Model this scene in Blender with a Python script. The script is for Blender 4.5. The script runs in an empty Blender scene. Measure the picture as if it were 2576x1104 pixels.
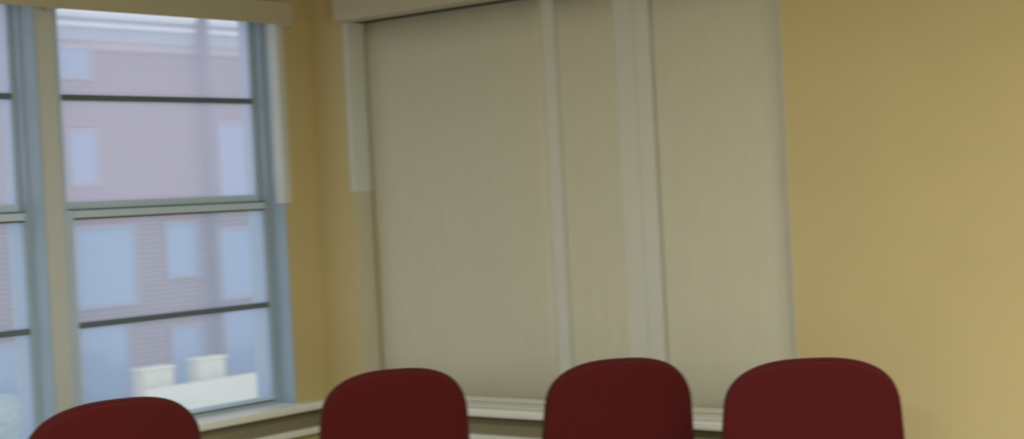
import bpy, bmesh, math, random
from mathutils import Vector, Matrix

random.seed(4)
C = bpy.context.scene.collection
SC = bpy.context.scene

# ------------------------------------------------------------------ camera
EYE = 1.48                                   # eye height above the floor
YAW, PITCH, ROLL, FPX = 0.67725, -0.01320, -0.05166, 3976.2
F = Vector((-math.sin(YAW) * math.cos(PITCH), math.cos(YAW) * math.cos(PITCH), math.sin(PITCH)))
R = Vector((math.cos(YAW), math.sin(YAW), 0)); U = R.cross(F)
X = R * math.cos(ROLL) + U * math.sin(ROLL)
Y = -R * math.sin(ROLL) + U * math.cos(ROLL)
cam_d = bpy.data.cameras.new('camera'); cam = bpy.data.objects.new('camera', cam_d); C.objects.link(cam)
M = Matrix((X, Y, -F)).transposed().to_4x4(); M.translation = Vector((5.018, -4.8806, EYE))
cam.matrix_world = M
cam_d.sensor_width = 36; cam_d.lens = FPX * 36 / 2576; cam_d.clip_end = 200
cam_d.dof.use_dof = True; cam_d.dof.focus_distance = 2.6; cam_d.dof.aperture_fstop = 8.0
cam_d.dof.aperture_ratio = 0.38
SC.camera = cam

# ------------------------------------------------------------------ world and lights
w = bpy.data.worlds.new('sky'); SC.world = w; w.use_nodes = True
wn = w.node_tree.nodes; wl = w.node_tree.links
bg = wn['Background']
sky = wn.new('ShaderNodeTexGradient'); tc = wn.new('ShaderNodeTexCoord'); mp = wn.new('ShaderNodeMapping')
mp.inputs['Rotation'].default_value = (0, math.radians(90), 0)
ramp = wn.new('ShaderNodeValToRGB')
ramp.color_ramp.elements[0].position = 0.0; ramp.color_ramp.elements[0].color = (0.86, 0.86, 0.88, 1)
ramp.color_ramp.elements[1].position = 0.8; ramp.color_ramp.elements[1].color = (0.74, 0.80, 0.98, 1)
wl.new(tc.outputs['Generated'], mp.inputs['Vector']); wl.new(mp.outputs['Vector'], sky.inputs['Vector'])
wl.new(sky.outputs['Fac'], ramp.inputs['Fac']); wl.new(ramp.outputs['Color'], bg.inputs['Color'])
bg.inputs['Strength'].default_value = 1.25

SC.view_settings.view_transform = 'Standard'; SC.view_settings.look = 'None'
SC.view_settings.gamma = 1; SC.view_settings.exposure = 0.0; SC.view_settings.use_curve_mapping = False

LAMPS = [(4.2, -3.7), (6.5, -3.7), (4.2, -6.2), (6.5, -6.2)]     # ceiling troffers
LAMP_W = 114.0
FILL_W = 80.0                                                      # added side fill, no window is built there

def area(name, loc, rot, sx, sy, watts, col, spread=180):
    l = bpy.data.lights.new(name, 'AREA'); l.shape = 'RECTANGLE'; l.size = sx; l.size_y = sy
    l.energy = watts; l.color = col; l.spread = math.radians(spread)
    o = bpy.data.objects.new(name, l); C.objects.link(o); o.location = loc; o.rotation_euler = rot
    return o
area('side_fill_lamp', (8.3, -6.6, 1.15), (0, math.radians(90), 0), 1.5, 3.6, FILL_W, (0.95, 0.98, 1.0))  # unseen fill added to brighten the left wall

# ------------------------------------------------------------------ materials
def srgb(r, g, b):
    f = lambda c: (c / 255 / 12.92) if c / 255 <= 0.04045 else ((c / 255 + 0.055) / 1.055) ** 2.4
    return (f(r), f(g), f(b), 1)

def mat(name, col, rough=0.6, noise=0.0, scale=20, bump=0.0, spec=0.3, metal=0.0, stretch=(1, 1, 1), sheen=0.0):
    m = bpy.data.materials.new(name); m.use_nodes = True
    n = m.node_tree.nodes; l = m.node_tree.links; b = n['Principled BSDF']
    b.inputs['Roughness'].default_value = rough; b.inputs['Specular IOR Level'].default_value = spec
    b.inputs['Metallic'].default_value = metal; b.inputs['Base Color'].default_value = col
    if sheen: b.inputs['Sheen Weight'].default_value = sheen; b.inputs['Sheen Roughness'].default_value = 0.5
    tcn = n.new('ShaderNodeTexCoord'); mpn = n.new('ShaderNodeMapping'); mpn.inputs['Scale'].default_value = stretch
    nz = n.new('ShaderNodeTexNoise'); nz.inputs['Scale'].default_value = scale; nz.inputs['Detail'].default_value = 4
    l.new(tcn.outputs['Object'], mpn.inputs['Vector']); l.new(mpn.outputs['Vector'], nz.inputs['Vector'])
    if noise:
        mx = n.new('ShaderNodeMixRGB'); mx.blend_type = 'MULTIPLY'; mx.inputs['Fac'].default_value = 1
        r = n.new('ShaderNodeMapRange'); r.inputs['From Min'].default_value = 0.3; r.inputs['From Max'].default_value = 0.7
        r.inputs['To Min'].default_value = 1 - noise; r.inputs['To Max'].default_value = 1 + noise
        mx.inputs['Color1'].default_value = col
        l.new(nz.outputs['Fac'], r.inputs['Value']); l.new(r.outputs['Result'], mx.inputs['Color2'])
        l.new(mx.outputs['Color'], b.inputs['Base Color'])
    if bump:
        bp = n.new('ShaderNodeBump'); bp.inputs['Strength'].default_value = bump; bp.inputs['Distance'].default_value = 0.002
        l.new(nz.outputs['Fac'], bp.inputs['Height']); l.new(bp.outputs['Normal'], b.inputs['Normal'])
    return m

M_WALL = mat('yellow_wall_paint', (0.565, 0.475, 0.245, 1), 0.75, 0.02, 3, 0.15)
M_CEIL = mat('ceiling_paint', (0.55, 0.53, 0.46, 1), 0.9, 0.03, 30, 0.2)
M_FLOOR = mat('carpet', (0.22, 0.20, 0.16, 1), 0.95, 0.25, 160, 0.6)
M_TRIM = mat('cream_trim_paint', (0.56, 0.60, 0.60, 1), 0.45, 0.015, 8)
M_SILL = mat('white_sill_paint', (0.82, 0.83, 0.76, 1), 0.35, 0.015, 8)
M_APRON = mat('apron_shadow_olive', (0.25, 0.22, 0.135, 1), 0.7, 0.03, 8)  # yellow wall tone with the ledge shadow put into the colour
M_VINYL = mat('white_vinyl', (0.62, 0.66, 0.62, 1), 0.4, 0.01, 8)
M_STRIP = mat('pale_mullion_paint', (0.62, 0.64, 0.57, 1), 0.5, 0.015, 8)
M_GREYBAR = mat('backlit_muntin_grey', (0.13, 0.17, 0.20, 1), 0.5, 0.03, 8)  # dark backlit look of the bars put into the colour
M_FRAME = mat('backlit_sash_tone', (0.35, 0.45, 0.54, 1), 0.5, 0.02, 8)  # backlit grey of stiles and reveals put into the colour
M_RAIL = mat('daylit_sash_tone', (0.55, 0.70, 0.84, 1), 0.4, 0.01, 8)  # same sash, with daylight on the rails put into the colour
M_SHADE = mat('beige_shade_fabric', (0.61, 0.60, 0.475, 1), 0.9, 0.03, 60, 0.3, 0.1, stretch=(1, 1, 0.1))
M_REVEAL = mat('beige_reveal_paint', (0.56, 0.53, 0.39, 1), 0.6, 0.01, 8)
M_CASS = mat('cream_cassette', (0.50, 0.475, 0.35, 1), 0.5, 0.01, 8)
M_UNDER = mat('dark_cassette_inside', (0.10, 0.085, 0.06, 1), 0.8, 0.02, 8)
M_RED = mat('dark_red_upholstery', (0.076, 0.0074, 0.0074, 1), 0.9, 0.10, 350, 0.5, 0.12, sheen=0.06)
M_BLACK = mat('black_plastic', (0.016, 0.014, 0.013, 1), 0.45, 0.05, 30)
M_STEEL = mat('dark_steel_tube', (0.05, 0.05, 0.05, 1), 0.35, 0.03, 30, 0, 0.5, 0.8)
M_WHITE_OUT = mat('white_cornice_paint', (0.90, 0.93, 0.92, 1), 0.6, 0.03, 2)
M_BLUE_OUT = mat('pale_blue_fascia', (0.42, 0.50, 0.55, 1), 0.6, 0.03, 2)
M_TAN_OUT = mat('tan_stone_band', (0.50, 0.42, 0.40, 1), 0.8, 0.06, 3)
M_PIPE = mat('grey_downspout', (0.13, 0.14, 0.16, 1), 0.5, 0.03, 3)
M_CREAM_OUT = mat('cream_cabinet_paint', (0.90, 0.86, 0.62, 1), 0.6, 0.03, 3)
M_PAVE = mat('pale_paving', (0.70, 0.72, 0.66, 1), 0.9, 0.08, 2)
M_HEDGE = mat('hedge_leaves', (0.36, 0.46, 0.38, 1), 0.9, 0.3, 14, 0.6)
M_ROOF = mat('roof_membrane', (0.4, 0.42, 0.44, 1), 0.9, 0.05, 2)

def brick_mat():
    m = bpy.data.materials.new('red_brick'); m.use_nodes = True
    n = m.node_tree.nodes; l = m.node_tree.links; b = n['Principled BSDF']; b.inputs['Roughness'].default_value = 0.9
    t = n.new('ShaderNodeTexCoord'); s = n.new('ShaderNodeSeparateXYZ'); c = n.new('ShaderNodeCombineXYZ')
    l.new(t.outputs['Object'], s.inputs[0]); l.new(s.outputs['Y'], c.inputs['X']); l.new(s.outputs['Z'], c.inputs['Y'])
    br = n.new('ShaderNodeTexBrick'); br.inputs['Scale'].default_value = 1.0
    br.inputs['Brick Width'].default_value = 0.22; br.inputs['Row Height'].default_value = 0.085
    br.inputs['Mortar Size'].default_value = 0.012
    br.inputs['Color1'].default_value = (0.26, 0.18, 0.17, 1); br.inputs['Color2'].default_value = (0.23, 0.155, 0.15, 1)
    br.inputs['Mortar'].default_value = (0.37, 0.31, 0.30, 1)
    l.new(c.outputs[0], br.inputs['Vector']); l.new(br.outputs['Color'], b.inputs['Base Color'])
    return m
M_BRICK = brick_mat()

def pane_out():
    m = bpy.data.materials.new('sky_coloured_pane'); m.use_nodes = True
    n = m.node_tree.nodes; b = n['Principled BSDF']
    b.inputs['Base Color'].default_value = (0.23, 0.37, 0.54, 1); b.inputs['Roughness'].default_value = 0.15  # blue of the reflected sky put into the base colour
    b.inputs['Specular IOR Level'].default_value = 0.9
    return m
M_PANE_OUT = pane_out()

def glass(name, haze, tint):
    m = bpy.data.materials.new(name); m.use_nodes = True
    n = m.node_tree.nodes; l = m.node_tree.links
    for x in list(n):
        if x.type == 'BSDF_PRINCIPLED': n.remove(x)
    out = n['Material Output']
    tr = n.new('ShaderNodeBsdfTransparent'); tr.inputs['Color'].default_value = (0.97, 0.985, 1, 1)
    tl = n.new('ShaderNodeBsdfTranslucent'); tl.inputs['Color'].default_value = tint
    gl = n.new('ShaderNodeBsdfGlossy'); gl.inputs['Roughness'].default_value = 0.03
    m1 = n.new('ShaderNodeMixShader'); m1.inputs['Fac'].default_value = haze  # translucent share puts glare haze into the glass
    m2 = n.new('ShaderNodeMixShader'); m2.inputs['Fac'].default_value = 0.04
    l.new(tr.outputs[0], m1.inputs[1]); l.new(tl.outputs[0], m1.inputs[2])
    l.new(m1.outputs[0], m2.inputs[1]); l.new(gl.outputs[0], m2.inputs[2]); l.new(m2.outputs[0], out.inputs['Surface'])
    return m
M_GLASS_UP = glass('glare_haze_glass', 0.30, (0.85, 0.84, 0.95, 1))
M_GLASS_LO = glass('thin_glare_haze_glass', 0.22, (0.80, 0.88, 1.0, 1))

def emis(name, col, s):
    m = bpy.data.materials.new(name); m.use_nodes = True
    b = m.node_tree.nodes['Principled BSDF']; b.inputs['Emission Color'].default_value = col
    b.inputs['Emission Strength'].default_value = s
    return m
M_LIT = emis('lit_diffuser', (1, 0.93, 0.8, 1), 1.5)

# ------------------------------------------------------------------ helpers
def add_box(bm, x0, x1, y0, y1, z0, z1, bevel=0.0):
    vs = [bm.verts.new((x, y, z)) for x in (x0, x1) for y in (y0, y1) for z in (z0, z1)]
    fs = []
    for q in ((0, 1, 3, 2), (4, 6, 7, 5), (0, 4, 5, 1), (2, 3, 7, 6), (0, 2, 6, 4), (1, 5, 7, 3)):
        fs.append(bm.faces.new([vs[i] for i in q]))
    if bevel:
        es = list({e for f in fs for e in f.edges})
        bmesh.ops.bevel(bm, geom=es, offset=bevel, segments=2, affect='EDGES')

def obj(name, bm, m, parent=None, smooth=False):
    bmesh.ops.recalc_face_normals(bm, faces=bm.faces)
    me = bpy.data.meshes.new(name); bm.to_mesh(me); bm.free()
    me.materials.append(m)
    if smooth:
        for p in me.polygons: p.use_smooth = True
    o = bpy.data.objects.new(name, me); C.objects.link(o)
    if parent: o.parent = parent
    return o

def boxes(name, m, lst, parent=None, bevel=0.0):
    bm = bmesh.new()
    for b in lst: add_box(bm, *b, bevel=bevel)
    return obj(name, bm, m, parent)

def empty(name, loc, rz=0):
    o = bpy.data.objects.new(name, None); C.objects.link(o); o.location = loc; o.rotation_euler = (0, 0, rz)
    o.empty_display_size = 0.1
    return o

def tag(o, label=None, cat=None, group=None, kind=None):
    if label: o['label'] = label
    if cat: o['category'] = cat
    if group: o['group'] = group
    if kind: o['kind'] = kind
    return o

def struct(o, label=None):
    o['kind'] = 'structure'
    if label: o['label'] = label
    return o

def tube(bm, pts, r, seg=12):
    rings = []
    pts = [Vector(p) for p in pts]
    for i, p in enumerate(pts):
        a = pts[max(i - 1, 0)]; b = pts[min(i + 1, len(pts) - 1)]; d = (b - a).normalized()
        q = d.to_track_quat('Z', 'Y')
        rings.append([bm.verts.new(p + q @ Vector((r * math.cos(t), r * math.sin(t), 0)))
                      for t in [2 * math.pi * k / seg for k in range(seg)]])
    for i in range(len(rings) - 1):
        for k in range(seg):
            bm.faces.new((rings[i][k], rings[i][(k + 1) % seg], rings[i + 1][(k + 1) % seg], rings[i + 1][k]))
    bm.faces.new(rings[0][::-1]); bm.faces.new(rings[-1])

# ------------------------------------------------------------------ room shell
CEIL = 2.85; T = 0.22; RX = 8.5; RY = -8.5
SZ = EYE - 0.832            # top of the window ledge
HZ = EYE + 0.86             # head of the window openings
LY0, LY1 = -2.62, -0.185    # opening in the left wall (along y)
RX0, RX1 = 0.235, 2.335      # opening in the right wall (along x)

struct(boxes('floor', M_FLOOR, [(-T, RX + T, RY - T, T, -0.12, 0)]), 'dark carpeted floor of the meeting room')
struct(boxes('ceiling', M_CEIL, [(-T, RX + T, RY - T, T, CEIL, CEIL + 0.12)]))
struct(boxes('wall_left', M_WALL, [(-T, 0, LY1, T, 0, CEIL), (-T, 0, RY - T, LY0, 0, CEIL),
    (-T, 0, LY0, LY1, 0, SZ - 0.035), (-T, 0, LY0, LY1, HZ, CEIL)]), 'yellow wall holding the clear windows')
struct(boxes('wall_right', M_WALL, [(0, RX0, 0, T, 0, CEIL), (RX1, RX + T, 0, T, 0, CEIL),
    (RX0, RX1, 0, T, 0, SZ - 0.035), (RX0, RX1, 0, T, HZ, CEIL)]), 'yellow wall holding the shaded windows')
struct(boxes('wall_back', M_WALL, [(0, RX, RY - T, RY, 0, CEIL)]))
struct(boxes('wall_far_side', M_WALL, [(RX, RX + T, RY - T, 0, 0, CEIL)]))

# window ledge running round the corner, the apron coloured as its shadow and the moulding below
P = 0.085
struct(boxes('trim_1', M_SILL, [(-0.13, P, RY, 0.13 - 0.13, SZ - 0.030, SZ)], bevel=0.006), 'white window ledge along the left wall')
struct(boxes('trim_2', M_SILL, [(P, 2.42, -P, 0.0, SZ - 0.030, SZ), (RX0 + 0.002, RX1 - 0.002, 0.0, 0.13, SZ - 0.030, SZ)], bevel=0.006), 'white window ledge along the right wall')
struct(boxes('trim_3', M_APRON, [(0, 0.012, RY, 0, SZ - 0.125, SZ - 0.030)]), 'apron board coloured as shadow under the left ledge')
struct(boxes('trim_4', M_APRON, [(0.012, 2.41, -0.012, 0, SZ - 0.125, SZ - 0.030)]), 'apron board coloured as shadow under the right ledge')
struct(boxes('trim_5', M_SILL, [(0, 0.05, RY, 0, SZ - 0.137, SZ - 0.110)], bevel=0.004), 'cream moulding below the left ledge')
struct(boxes('trim_6', M_SILL, [(0.05, 2.42, -0.05, 0, SZ - 0.137, SZ - 0.110)], bevel=0.004), 'cream moulding below the right ledge')
struct(boxes('baseboard_left', M_TRIM, [(0, 0.015, RY, 0, 0, 0.1)]))
struct(boxes('baseboard_right', M_TRIM, [(0.015, RX, -0.015, 0, 0, 0.1)]))

# ------------------------------------------------------------------ left wall windows (two-over-two double hung)
def left_window(name, y0, y1, sl, sr, label):
    """y0..y1 opening, sl / sr stile widths on the far-from-corner and corner side"""
    root = struct(empty(name, (0, (y0 + y1) / 2, SZ)), label); by = (y0 + y1) / 2
    def b(nm, m, lst, bevel=0.0, parent=root):
        l2 = [(a, c, d - by, e - by, f - SZ, g - SZ) for (a, c, d, e, f, g) in lst]
        return boxes(nm, m, l2, parent, bevel)
    o_in, o_out = -0.085, -0.222
    b('window_frame', M_FRAME, [(o_out, o_in, y0, y0 + sl * 0.55, SZ, HZ), (o_out, o_in, y1 - sr * 0.5, y1, SZ, HZ),
        (o_out, o_in, y0 + sl * 0.55, y1 - sr * 0.5, HZ - 0.008, HZ), (o_out, o_in, y0 + sl * 0.55, y1 - sr * 0.5, SZ, SZ + 0.012)])
    a0, a1 = y0 + sl * 0.55, y1 - sr * 0.5
    g0, g1 = y0 + sl, y1 - sr
    mz = EYE + 0.012
    # upper sash sits further out, lower sash further in
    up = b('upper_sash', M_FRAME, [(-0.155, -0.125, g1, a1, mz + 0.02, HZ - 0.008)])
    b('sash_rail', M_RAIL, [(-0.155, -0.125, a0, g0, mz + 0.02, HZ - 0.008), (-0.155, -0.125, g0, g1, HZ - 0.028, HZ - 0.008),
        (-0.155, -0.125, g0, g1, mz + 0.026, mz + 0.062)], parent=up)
    b('glass', M_GLASS_UP, [(-0.142, -0.138, g0, g1, mz + 0.062, HZ - 0.028)], parent=up)
    b('muntin', M_GREYBAR, [(-0.150, -0.128, g0, g1, EYE + 0.479 - 0.011, EYE + 0.479 + 0.011)], parent=up)
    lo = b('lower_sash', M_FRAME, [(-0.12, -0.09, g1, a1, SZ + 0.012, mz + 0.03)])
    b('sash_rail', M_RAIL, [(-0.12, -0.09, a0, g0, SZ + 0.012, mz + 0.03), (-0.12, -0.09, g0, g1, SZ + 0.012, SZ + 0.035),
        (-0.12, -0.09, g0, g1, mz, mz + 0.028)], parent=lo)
    b('glass', M_GLASS_LO, [(-0.107, -0.103, g0, g1, SZ + 0.035, mz)], parent=lo)
    b('muntin', M_GREYBAR, [(-0.116, -0.092, g0, g1, EYE - 0.403 - 0.011, EYE - 0.403 + 0.011)], parent=lo)
    b('sash_dark_strip', M_UNDER, [(-0.122, -0.088, g0, g1, mz - 0.007, mz - 0.0005)], parent=lo)  # dark strip drawn for the shade under the meeting rail
    b('sash_dark_strip', M_GREYBAR, [(-0.122, -0.086, g0, g1, mz + 0.0285, mz + 0.034), (-0.122, -0.088, g0, g1, SZ + 0.0125, SZ + 0.02)], parent=lo)
    # lining of the corner-side reveal, its backlit grey put into the colour
    b('jamb_lining', M_FRAME, [(-0.0845, -0.001, y1 - 0.006, y1 - 0.0005, SZ, HZ)])
    return root, b

MY0, MY1 = -1.395, -1.315
w1, b1 = left_window('window_1', MY1, LY1, 0.105, 0.045, 'clear two-over-two window nearest the room corner')
w2, b2 = left_window('window_2', LY0, MY0, 0.105, 0.030, 'clear window cut off by the left edge of the photo')
struct(boxes('trim_7', M_TRIM, [(-0.17, 0.004, MY0, MY1, SZ, HZ)], bevel=0.004), 'cream mullion between the two clear windows')
struct(boxes('trim_8', M_VINYL, [(-0.045, 0.010, LY1 - 0.012, LY1 - 0.0065, EYE + 0.03, HZ), (0.001, 0.010, LY1 - 0.0064, LY1 + 0.026, EYE + 0.03, HZ)]),
       'pale jamb liner on the upper half of the clear window')

# ------------------------------------------------------------------ right wall windows (behind lowered shades)
S1, S2, S3, S4 = 1.212, 1.279, 1.562, 1.724
def right_window(name, x0, x1, label):
    root = struct(empty(name, ((x0 + x1) / 2, 0, SZ)), label); bx = (x0 + x1) / 2
    def b(nm, m, lst, parent=root):
        return boxes(nm, m, [(a - bx, c - bx, d, e, f - SZ, g - SZ) for (a, c, d, e, f, g) in lst], parent)
    b('window_frame', M_FRAME, [(x0, x0 + 0.04, 0.135, 0.18, SZ, HZ), (x1 - 0.04, x1, 0.135, 0.18, SZ, HZ),
        (x0 + 0.04, x1 - 0.04, 0.135, 0.18, HZ - 0.04, HZ), (x0 + 0.04, x1 - 0.04, 0.135, 0.18, SZ, SZ + 0.04),
        (x0 + 0.04, x1 - 0.04, 0.135, 0.18, EYE, EYE + 0.045)])
    b('glass', M_GLASS_UP, [(x0 + 0.04, x1 - 0.04, 0.155, 0.16, SZ + 0.04, EYE), (x0 + 0.04, x1 - 0.04, 0.155, 0.16, EYE + 0.045, HZ - 0.04)])
right_window('window_3', RX0, S1, 'wide window behind the lowered shade next to the corner')
right_window('window_4', S2, S3, 'narrow window behind the middle lowered shade')
right_window('window_5', S4, 2.334, 'window behind the lowered shade farthest from the corner')
struct(boxes('trim_9', M_STRIP, [(S1, S2, 0.096, 0.18, SZ, HZ)], bevel=0.004), 'pale mullion right of the widest shade')
struct(boxes('trim_10', M_STRIP, [(S3, S3 + 0.088, 0.095, 0.18, SZ, HZ), (S3 + 0.088, S4 - 0.072, 0.101, 0.18, SZ, HZ), (S4 - 0.072, S4, 0.095, 0.18, SZ, HZ)]),
       'wide grooved pale mullion between the two right-hand shades')
struct(boxes('trim_11', M_VINYL, [(RX0 + 0.001, RX0 + 0.007, -0.008, 0.0985, EYE + 0.065, HZ), (RX0 - 0.012, RX0 + 0.001, -0.008, 0.0, EYE + 0.065, HZ)]),
       'pale jamb liner on the upper half of the shaded window')

struct(boxes('trim_12', M_REVEAL, [(RX0 + 0.001, RX0 + 0.006, 0.0, 0.0985, SZ, EYE + 0.065)]), 'pale reveal on the lower half of the shaded window')
bm = bmesh.new()   # casing board on the reveal away from the corner, splayed to remove its shadow
lo_ = [bm.verts.new((x, y, SZ + 0.001)) for x, y in ((2.334, -0.004), (2.334, 0.094), (2.252, 0.094))]
hi_ = [bm.verts.new((v.co.x, v.co.y, HZ - 0.001)) for v in lo_]
bm.faces.new(lo_); bm.faces.new(hi_[::-1])
for k in range(3): bm.faces.new((lo_[k], lo_[(k + 1) % 3], hi_[(k + 1) % 3], hi_[k]))
struct(obj('trim_13', bm, mat('bright_casing_paint', (0.82, 0.80, 0.66, 1), 0.5)), 'pale splayed casing beside the plain yellow wall')
# ------------------------------------------------------------------ roller shades
VB, VT = EYE + 0.786, EYE + 0.880
def right_shade(x0, x1, c0, c1, label, first=False):
    root = empty('roller_shade', ((x0 + x1) / 2, 0, SZ)); bx = (x0 + x1) / 2
    tag(root, label, 'shade', 'lowered beige roller shades on the right wall')
    f = lambda l: [(a - bx, c - bx, d, e, p - SZ, q - SZ) for (a, c, d, e, p, q) in l]
    # hanging cloth with a very slight waviness across its width
    bm = bmesh.new(); n = 24; rows = []
    for i in range(n + 1):
        x = x0 + 0.0008 + (x1 - x0 - 0.0016) * i / n
        col = []
        for k in range(9):
            z = SZ + 0.012 + (HZ - 0.02 - SZ - 0.012) * k / 8
            col.append(bm.verts.new((x - bx, 0.100 + 0.0012 * math.sin(i * 0.9 + x0 * 7) * (1 - k / 8), z - SZ)))
        rows.append(col)
    for i in range(n):
        for k in range(8): bm.faces.new((rows[i][k], rows[i + 1][k], rows[i + 1][k + 1], rows[i][k + 1]))
    cl = obj('shade_cloth', bm, M_SHADE, root, True)
    s = cl.modifiers.new('thickness', 'SOLIDIFY'); s.thickness = 0.0012; s.offset = 0
    boxes('hem_bar', M_SHADE, f([(x0 + 0.004, x1 - 0.004, 0.096, 0.104, SZ + 0.002, SZ + 0.022)]), root, 0.002)
    boxes('cassette', M_CASS, f([(c0, c1, -0.10, -0.002, VB, VT)]), root, 0.003)
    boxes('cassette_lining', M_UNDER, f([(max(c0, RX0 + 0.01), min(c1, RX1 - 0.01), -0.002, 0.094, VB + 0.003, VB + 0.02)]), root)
    bm = bmesh.new(); tube(bm, [(x0 + 0.01 - bx, 0.06, HZ - 0.045 - SZ), (x1 - 0.01 - bx, 0.06, HZ - 0.045 - SZ)], 0.025, 16)
    obj('roller_tube', bm, M_CASS, root)
right_shade(RX0, S1, 0.255, 1.2445, 'wide beige roller shade lowered next to the room corner')
right_shade(S2, S3, 1.2465, 1.642, 'narrow beige roller shade lowered between the two pale mullions')
right_shade(S4, 2.252, 1.644, 2.37, 'beige roller shade lowered right beside the plain yellow wall')

def left_shade(y0, y1, c0, c1, label):
    root = empty('roller_shade', (0, (y0 + y1) / 2, VB)); by = (y0 + y1) / 2
    tag(root, label, 'shade', 'rolled-up shades over the clear windows')
    f = lambda l: [(a, c, d - by, e - by, p - VB, q - VB) for (a, c, d, e, p, q) in l]
    boxes('cassette', M_CASS, f([(0.092, 0.10, c0, c1, VB, VT), (0.011, 0.0915, c0, c1, VT - 0.008, VT), (0.011, 0.0915, c1 - 0.008, c1, VB, VT - 0.0085), (0.011, 0.0915, c0, c0 + 0.008, VB, VT - 0.0085)]), root)
    bm = bmesh.new(); tube(bm, [(0.055, y0 + 0.02 - by, VB + 0.05 - VB), (0.055, y1 - 0.02 - by, VB + 0.05 - VB)], 0.035, 16)
    obj('rolled_cloth', bm, M_SHADE, root)
left_shade(MY1, LY1, -1.354, -0.178, 'cream shade cassette with its blind rolled up above the window nearest the corner')
left_shade(LY0, MY0, -2.66, -1.356, 'cream shade cassette with its blind rolled up at the far left')

# ------------------------------------------------------------------ ceiling lights
def troffer(x, y, label):
    root = empty('ceiling_light', (x, y, CEIL)); tag(root, label, 'ceiling light', 'ceiling lights above the room')
    boxes('frame', M_VINYL, [(-0.62, 0.62, -0.32, -0.29, -0.03, 0), (-0.62, 0.62, 0.29, 0.32, -0.03, 0),
                             (-0.62, -0.59, -0.29, 0.29, -0.03, 0), (0.59, 0.62, -0.29, 0.29, -0.03, 0)], root)
    boxes('diffuser', M_LIT, [(-0.59, 0.59, -0.29, 0.29, -0.012, -0.002)], root)
    l = area('lamp', (0, 0, -0.035), (0, 0, 0), 1.1, 0.55, LAMP_W, (0.98, 0.972, 0.91), 170); l.parent = root
for (x, y), lb in zip(LAMPS, ('ceiling light panel nearest the room corner', 'ceiling light panel farther along the right wall',
        'ceiling light panel farther along the left wall', 'ceiling light panel farthest from the room corner')):
    troffer(x, y, lb)

# ------------------------------------------------------------------ chairs
def back_outline(hw, top, b, zb, n=2.5, steps=28, flare=0.0):
    """closed outline (x, z): superelliptic top corners, softly rounded bottom"""
    pts = []
    for i in range(steps + 1):
        t = math.pi * i / steps
        c, s = math.cos(t), math.sin(t)
        x = hw * math.copysign(abs(c) ** (2 / n), c); z = (top - b) + b * abs(s) ** (2 / n)
        pts.append((x, z))
    bb = 0.09; wb = hw * 1.0
    for i in range(1, steps):
        t = math.pi + math.pi * i / steps
        c, s = math.cos(t), math.sin(t)
        x = wb * math.copysign(abs(c) ** (2 / 3.0), c); z = (zb + bb) - bb * abs(s) ** (2 / 3.0)
        pts.append((x, z))
    return [(x * (1 + flare * (top - b - z)), z) for x, z in pts]

def slab(outline, y_front, y_back, bulge, edge, curve=0.0):
    """a padded slab from an (x,z) outline: rings shrink toward both faces"""
    bm = bmesh.new()
    cx = sum(p[0] for p in outline) / len(outline); cz = (max(p[1] for p in outline) + min(p[1] for p in outline)) / 2
    hw = max(abs(p[0]) for p in outline)
    def ring(inset, y, dome):
        out = []
        for x, z in outline:
            k = max(0.0, 1 - inset / 0.23)
            X_, Z_ = cx + (x - cx) * k, cz + (z - cz) * k
            out.append(bm.verts.new((X_, y - dome - curve * (X_ / hw) ** 2, Z_)))
        return out
    th = y_back - y_front; rings = []
    seq = [(0.12, 0, bulge), (0.07, 0, bulge * 0.9), (0.035, 0, bulge * 0.62), (0.015, 0, bulge * 0.3), (0.006, 0.08, 0), (0.0, 0.3, 0),
           (0.0, 0.7, 0), (0.005, 0.92, 0), (0.015, 1, 0), (0.07, 1, 0), (0.12, 1, 0)]
    for ins, t, d in seq:
        rings.append(ring(ins, y_front + th * t, d))
    n = len(outline)
    for a in range(len(rings) - 1):
        for i in range(n):
            bm.faces.new((rings[a][i], rings[a][(i + 1) % n], rings[a + 1][(i + 1) % n], rings[a + 1][i]))
    bm.faces.new(rings[0]); bm.faces.new(rings[-1][::-1])
    return bm

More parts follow.
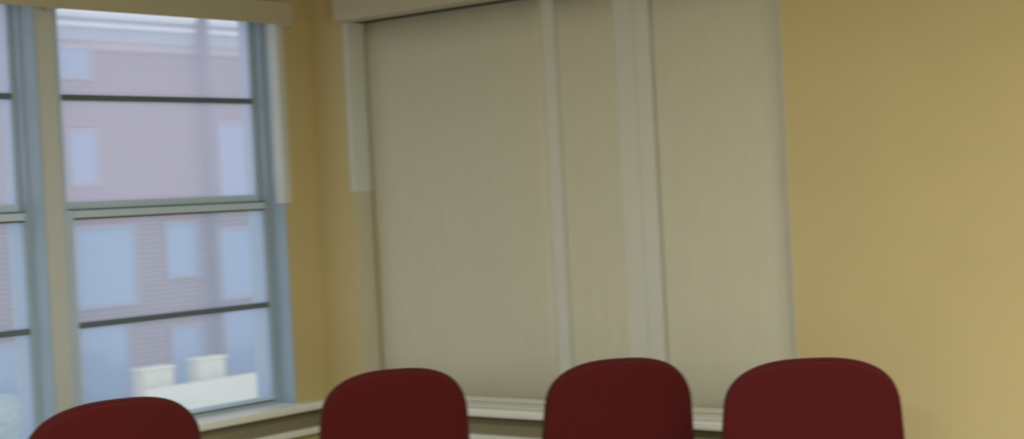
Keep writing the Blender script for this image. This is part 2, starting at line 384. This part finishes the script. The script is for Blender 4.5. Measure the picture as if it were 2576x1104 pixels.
def make_chair(label, hw=0.241, top=0.955):
    """meeting chair: the seat looks along local -y, so the back of the backrest faces +y"""
    root = empty('meeting_chair', (0, 0, 0)); tag(root, label, 'chair', 'dark red chairs standing in a row')
    rec = math.radians(14)
    pv = 0.50
    h = (top - pv) / math.cos(rec)
    ol = back_outline(hw, h, 0.16, 0.03, flare=0.35)
    bk = obj('backrest', slab(ol, 0.0, 0.045, 0.012, 0.02, 0.030), M_RED, root, True)
    bk.location = (0, 0.20, pv); bk.rotation_euler = (-rec, 0, 0)
    ol2 = back_outline(hw - 0.002, h - 0.002, 0.16, 0.03, flare=0.35)
    sh = obj('back_cover', slab(ol2, 0.046, 0.058, -0.004, 0.02, 0.030), M_RED, root, True)
    sh.location = (0, 0.20, pv); sh.rotation_euler = (-rec, 0, 0)
    # seat
    seat = [(x, z) for x, z in back_outline(0.245, 0.25, 0.10, -0.23)]
    bm = slab(seat, -0.055, 0.0, 0.014, 0.02)
    bmesh.ops.rotate(bm, verts=bm.verts, cent=(0, 0, 0), matrix=Matrix.Rotation(math.radians(-90), 3, 'X'))
    st = obj('seat', bm, M_RED, root, True); st.location = (0, -0.02, 0.415)
    bm = bmesh.new(); add_box(bm, -0.21, 0.21, -0.22, 0.19, 0.395, 0.413, bevel=0.004)
    obj('seat_pan', bm, M_BLACK, root)
    for sx in (-1, 1):
        bm = bmesh.new(); tube(bm, [(sx * 0.19, -0.17, 0.395), (sx * 0.215, -0.235, 0.2), (sx * 0.225, -0.26, 0.0)], 0.012); obj('leg', bm, M_STEEL, root, True)
        bm = bmesh.new(); tube(bm, [(sx * 0.19, 0.15, 0.395), (sx * 0.215, 0.22, 0.2), (sx * 0.225, 0.26, 0.0)], 0.012); obj('leg', bm, M_STEEL, root, True)
        bm = bmesh.new(); tube(bm, [(sx * 0.17, 0.10, 0.403), (sx * 0.17, 0.22, 0.405), (sx * 0.17, 0.268, 0.45), (sx * 0.17, 0.285, 0.55), (sx * 0.17, 0.300, 0.62)], 0.011)
        obj('back_frame', bm, M_STEEL, root, True)
    return root

def copy_tree(o, parent=None):
    c = o.copy(); C.objects.link(c); c.parent = parent
    for ch in list(o.children): copy_tree(ch, c)
    return c

CAM = Vector((5.018, -4.8806, 0))
# direction from the eye, distance, yaw relative to facing the eye, width factor, label
CH = [((-0.8005, 0.5993), 4.78, 20, (1.11, 1.003), 'back of a dark red chair under the clear window, leftmost of the row'),
      ((-0.6862, 0.7274), 5.12, 10, (1.0, 1.0), 'back of a dark red chair in front of the widest beige shade'),
      ((-0.5765, 0.8171), 5.08, 12, (1.0, 1.0), 'back of a dark red chair in front of the narrow shade and grooved mullion'),
      ((-0.4750, 0.8800), 4.68, 5, (1.075, 1.022), 'back of a dark red chair by the plain yellow wall, rightmost of the row')]
proto = make_chair(CH[0][4])
for i, (d, D, yaw, sc, lb) in enumerate(CH):
    o = proto if i == 0 else copy_tree(proto)
    d = Vector((d[0], d[1], 0)).normalized(); p = CAM + d * D
    # the chairs stand with their backs to the eye, swung a little toward the plain wall
    ang = math.atan2(d.y, d.x) + math.pi / 2 + math.radians(yaw)
    back = Matrix.Rotation(ang, 3, 'Z') @ Vector((0, 0.32, 0))
    o.location = (p.x - back.x, p.y - back.y, 0); o.rotation_euler = (0, 0, ang)
    o['label'] = lb; o.scale = (sc[0], 1, sc[1])

# ------------------------------------------------------------------ outside: brick building across the yard
M_WINFR = mat('greyish_pink_window_trim', (0.36, 0.34, 0.38, 1), 0.7, 0.03, 3)
GX = -18.0; GZ = EYE - 4.6
bld = empty('brick_building', (GX, 15, GZ)); tag(bld, 'red brick building with white cornice seen through the clear windows', 'building')
def out(nm, m, lst, parent=bld, bevel=0.0, base=(GX, 15, GZ)):
    l2 = [(a - base[0], c - base[0], d - base[1], e - base[1], f - base[2], g - base[2]) for (a, c, d, e, f, g) in lst]
    return boxes(nm, m, l2, parent, bevel)
E_ = EYE
out('wall', M_BRICK, [(GX - 6, GX, 2, 30, GZ, E_ + 2.99)])
out('stone_band', M_TAN_OUT, [(GX - 6, GX + 0.04, 2, 30, E_ + 2.99, E_ + 3.14)])
out('fascia', M_BLUE_OUT, [(GX - 6, GX + 0.08, 2, 30, E_ + 3.14, E_ + 3.37)])
out('cornice', M_WHITE_OUT, [(GX - 6, GX + 0.14, 2, 30, E_ + 3.37, E_ + 3.45), (GX - 6, GX + 0.16, 2, 30, E_ + 3.53, E_ + 3.60)])
out('cornice_soffit', M_BLUE_OUT, [(GX - 6, GX + 0.10, 2, 30, E_ + 3.45, E_ + 3.53)])
out('downspout', M_PIPE, [(GX + 0.17, GX + 0.29, 14.50, 14.66, GZ, E_ + 3.9)])
wins = [(11.45, 12.22, 2.45, 3.13), (11.62, 12.25, 0.60, 1.60), (11.62, 12.95, -1.55, -0.10), (11.62, 12.70, -3.60, -1.78),
        (13.60, 14.42, -1.15, -0.10), (14.85, 16.9, -1.65, -0.25), (14.95, 16.9, 0.10, 1.75), (15.75, 16.9, 2.05, 2.9),
        (13.6, 14.42, -3.3, -2.0), (14.85, 16.9, -3.3, -1.75), (9.2, 10.2, 0.45, 1.2), (9.2, 10.6, -3.6, -1.95)]
for (a, c, z0, z1) in wins:
    fr = out('window', M_WINFR, [(GX - 0.02, GX + 0.05, a, a + 0.06, E_ + z0, E_ + z1), (GX - 0.02, GX + 0.05, c - 0.06, c, E_ + z0, E_ + z1),
        (GX - 0.02, GX + 0.05, a + 0.06, c - 0.06, E_ + z1 - 0.06, E_ + z1), (GX - 0.02, GX + 0.05, a + 0.06, c - 0.06, E_ + z0, E_ + z0 + 0.06)])
    out('pane', M_PANE_OUT, [(GX - 0.01, GX + 0.02, a + 0.06, c - 0.06, E_ + z0 + 0.06, E_ + z1 - 0.06)], parent=fr)

def cabinet(y0, y1, x0, x1, top, label):
    base = ((x0 + x1) / 2, (y0 + y1) / 2, GZ)
    r = empty('utility_cabinet', base); tag(r, label, 'cabinet', 'pale cabinets outside the window')
    f = lambda l: [(a - base[0], c - base[0], d - base[1], e - base[1], p - base[2], q - base[2]) for (a, c, d, e, p, q) in l]
    boxes('body', M_CREAM_OUT, f([(x0, x1, y0, y1, GZ, top - 0.05)]), r, 0.01)
    boxes('lid', M_CREAM_OUT, f([(x0 - 0.03, x1 + 0.03, y0 - 0.03, y1 + 0.03, top - 0.05, top)]), r, 0.01)
    ym = (y0 + y1) / 2
    for a, c in ((y0 + 0.04, ym - 0.01), (ym + 0.01, y1 - 0.04)):
        d = boxes('door', M_CREAM_OUT, f([(x1, x1 + 0.02, a, c, GZ + 0.1, top - 0.1)]), r, 0.004)
# coordinates measured 1.6 m in front of the facade
cabinet(11.55, 12.20, -16.45, -16.2, E_ - 2.50, 'pale cream boxy cabinet outside, left of the two behind the lower pane')
cabinet(12.72, 13.34, -16.45, -16.2, E_ - 2.46, 'pale cream boxy cabinet outside, right of the two behind the lower pane')
tag(boxes('garden_wall', M_CREAM_OUT, [(-15.9, -15.7, 11.2, 18, GZ, E_ - 2.80)], bevel=0.01), 'low pale garden wall in front of the two cream cabinets', 'wall')

bm = bmesh.new()
bmesh.ops.create_icosphere(bm, subdivisions=5, radius=1)
for v in bm.verts:
    n = v.co.normalized()
    k = 1 + 0.10 * math.sin(9 * n.x + 3 * n.z) * math.sin(11 * n.y) + random.uniform(-0.04, 0.04)
    v.co = Vector((math.copysign(abs(n.x) ** 0.5, n.x) * 0.7 * k, math.copysign(abs(n.y) ** 0.5, n.y) * 1.9 * k, max(-1, math.copysign(abs(n.z) ** 0.55, n.z) * k) * 1.0))
hd = obj('hedge', bm, M_HEDGE); hd.location = (-15.6, 7.9, GZ + 0.98)
tag(hd, 'pale green clipped hedge outside at the lower left', 'hedge')
struct(boxes('ground', M_PAVE, [(-60, -0.25, -30, 60, GZ - 0.1, GZ)]), 'pale paved ground outside')
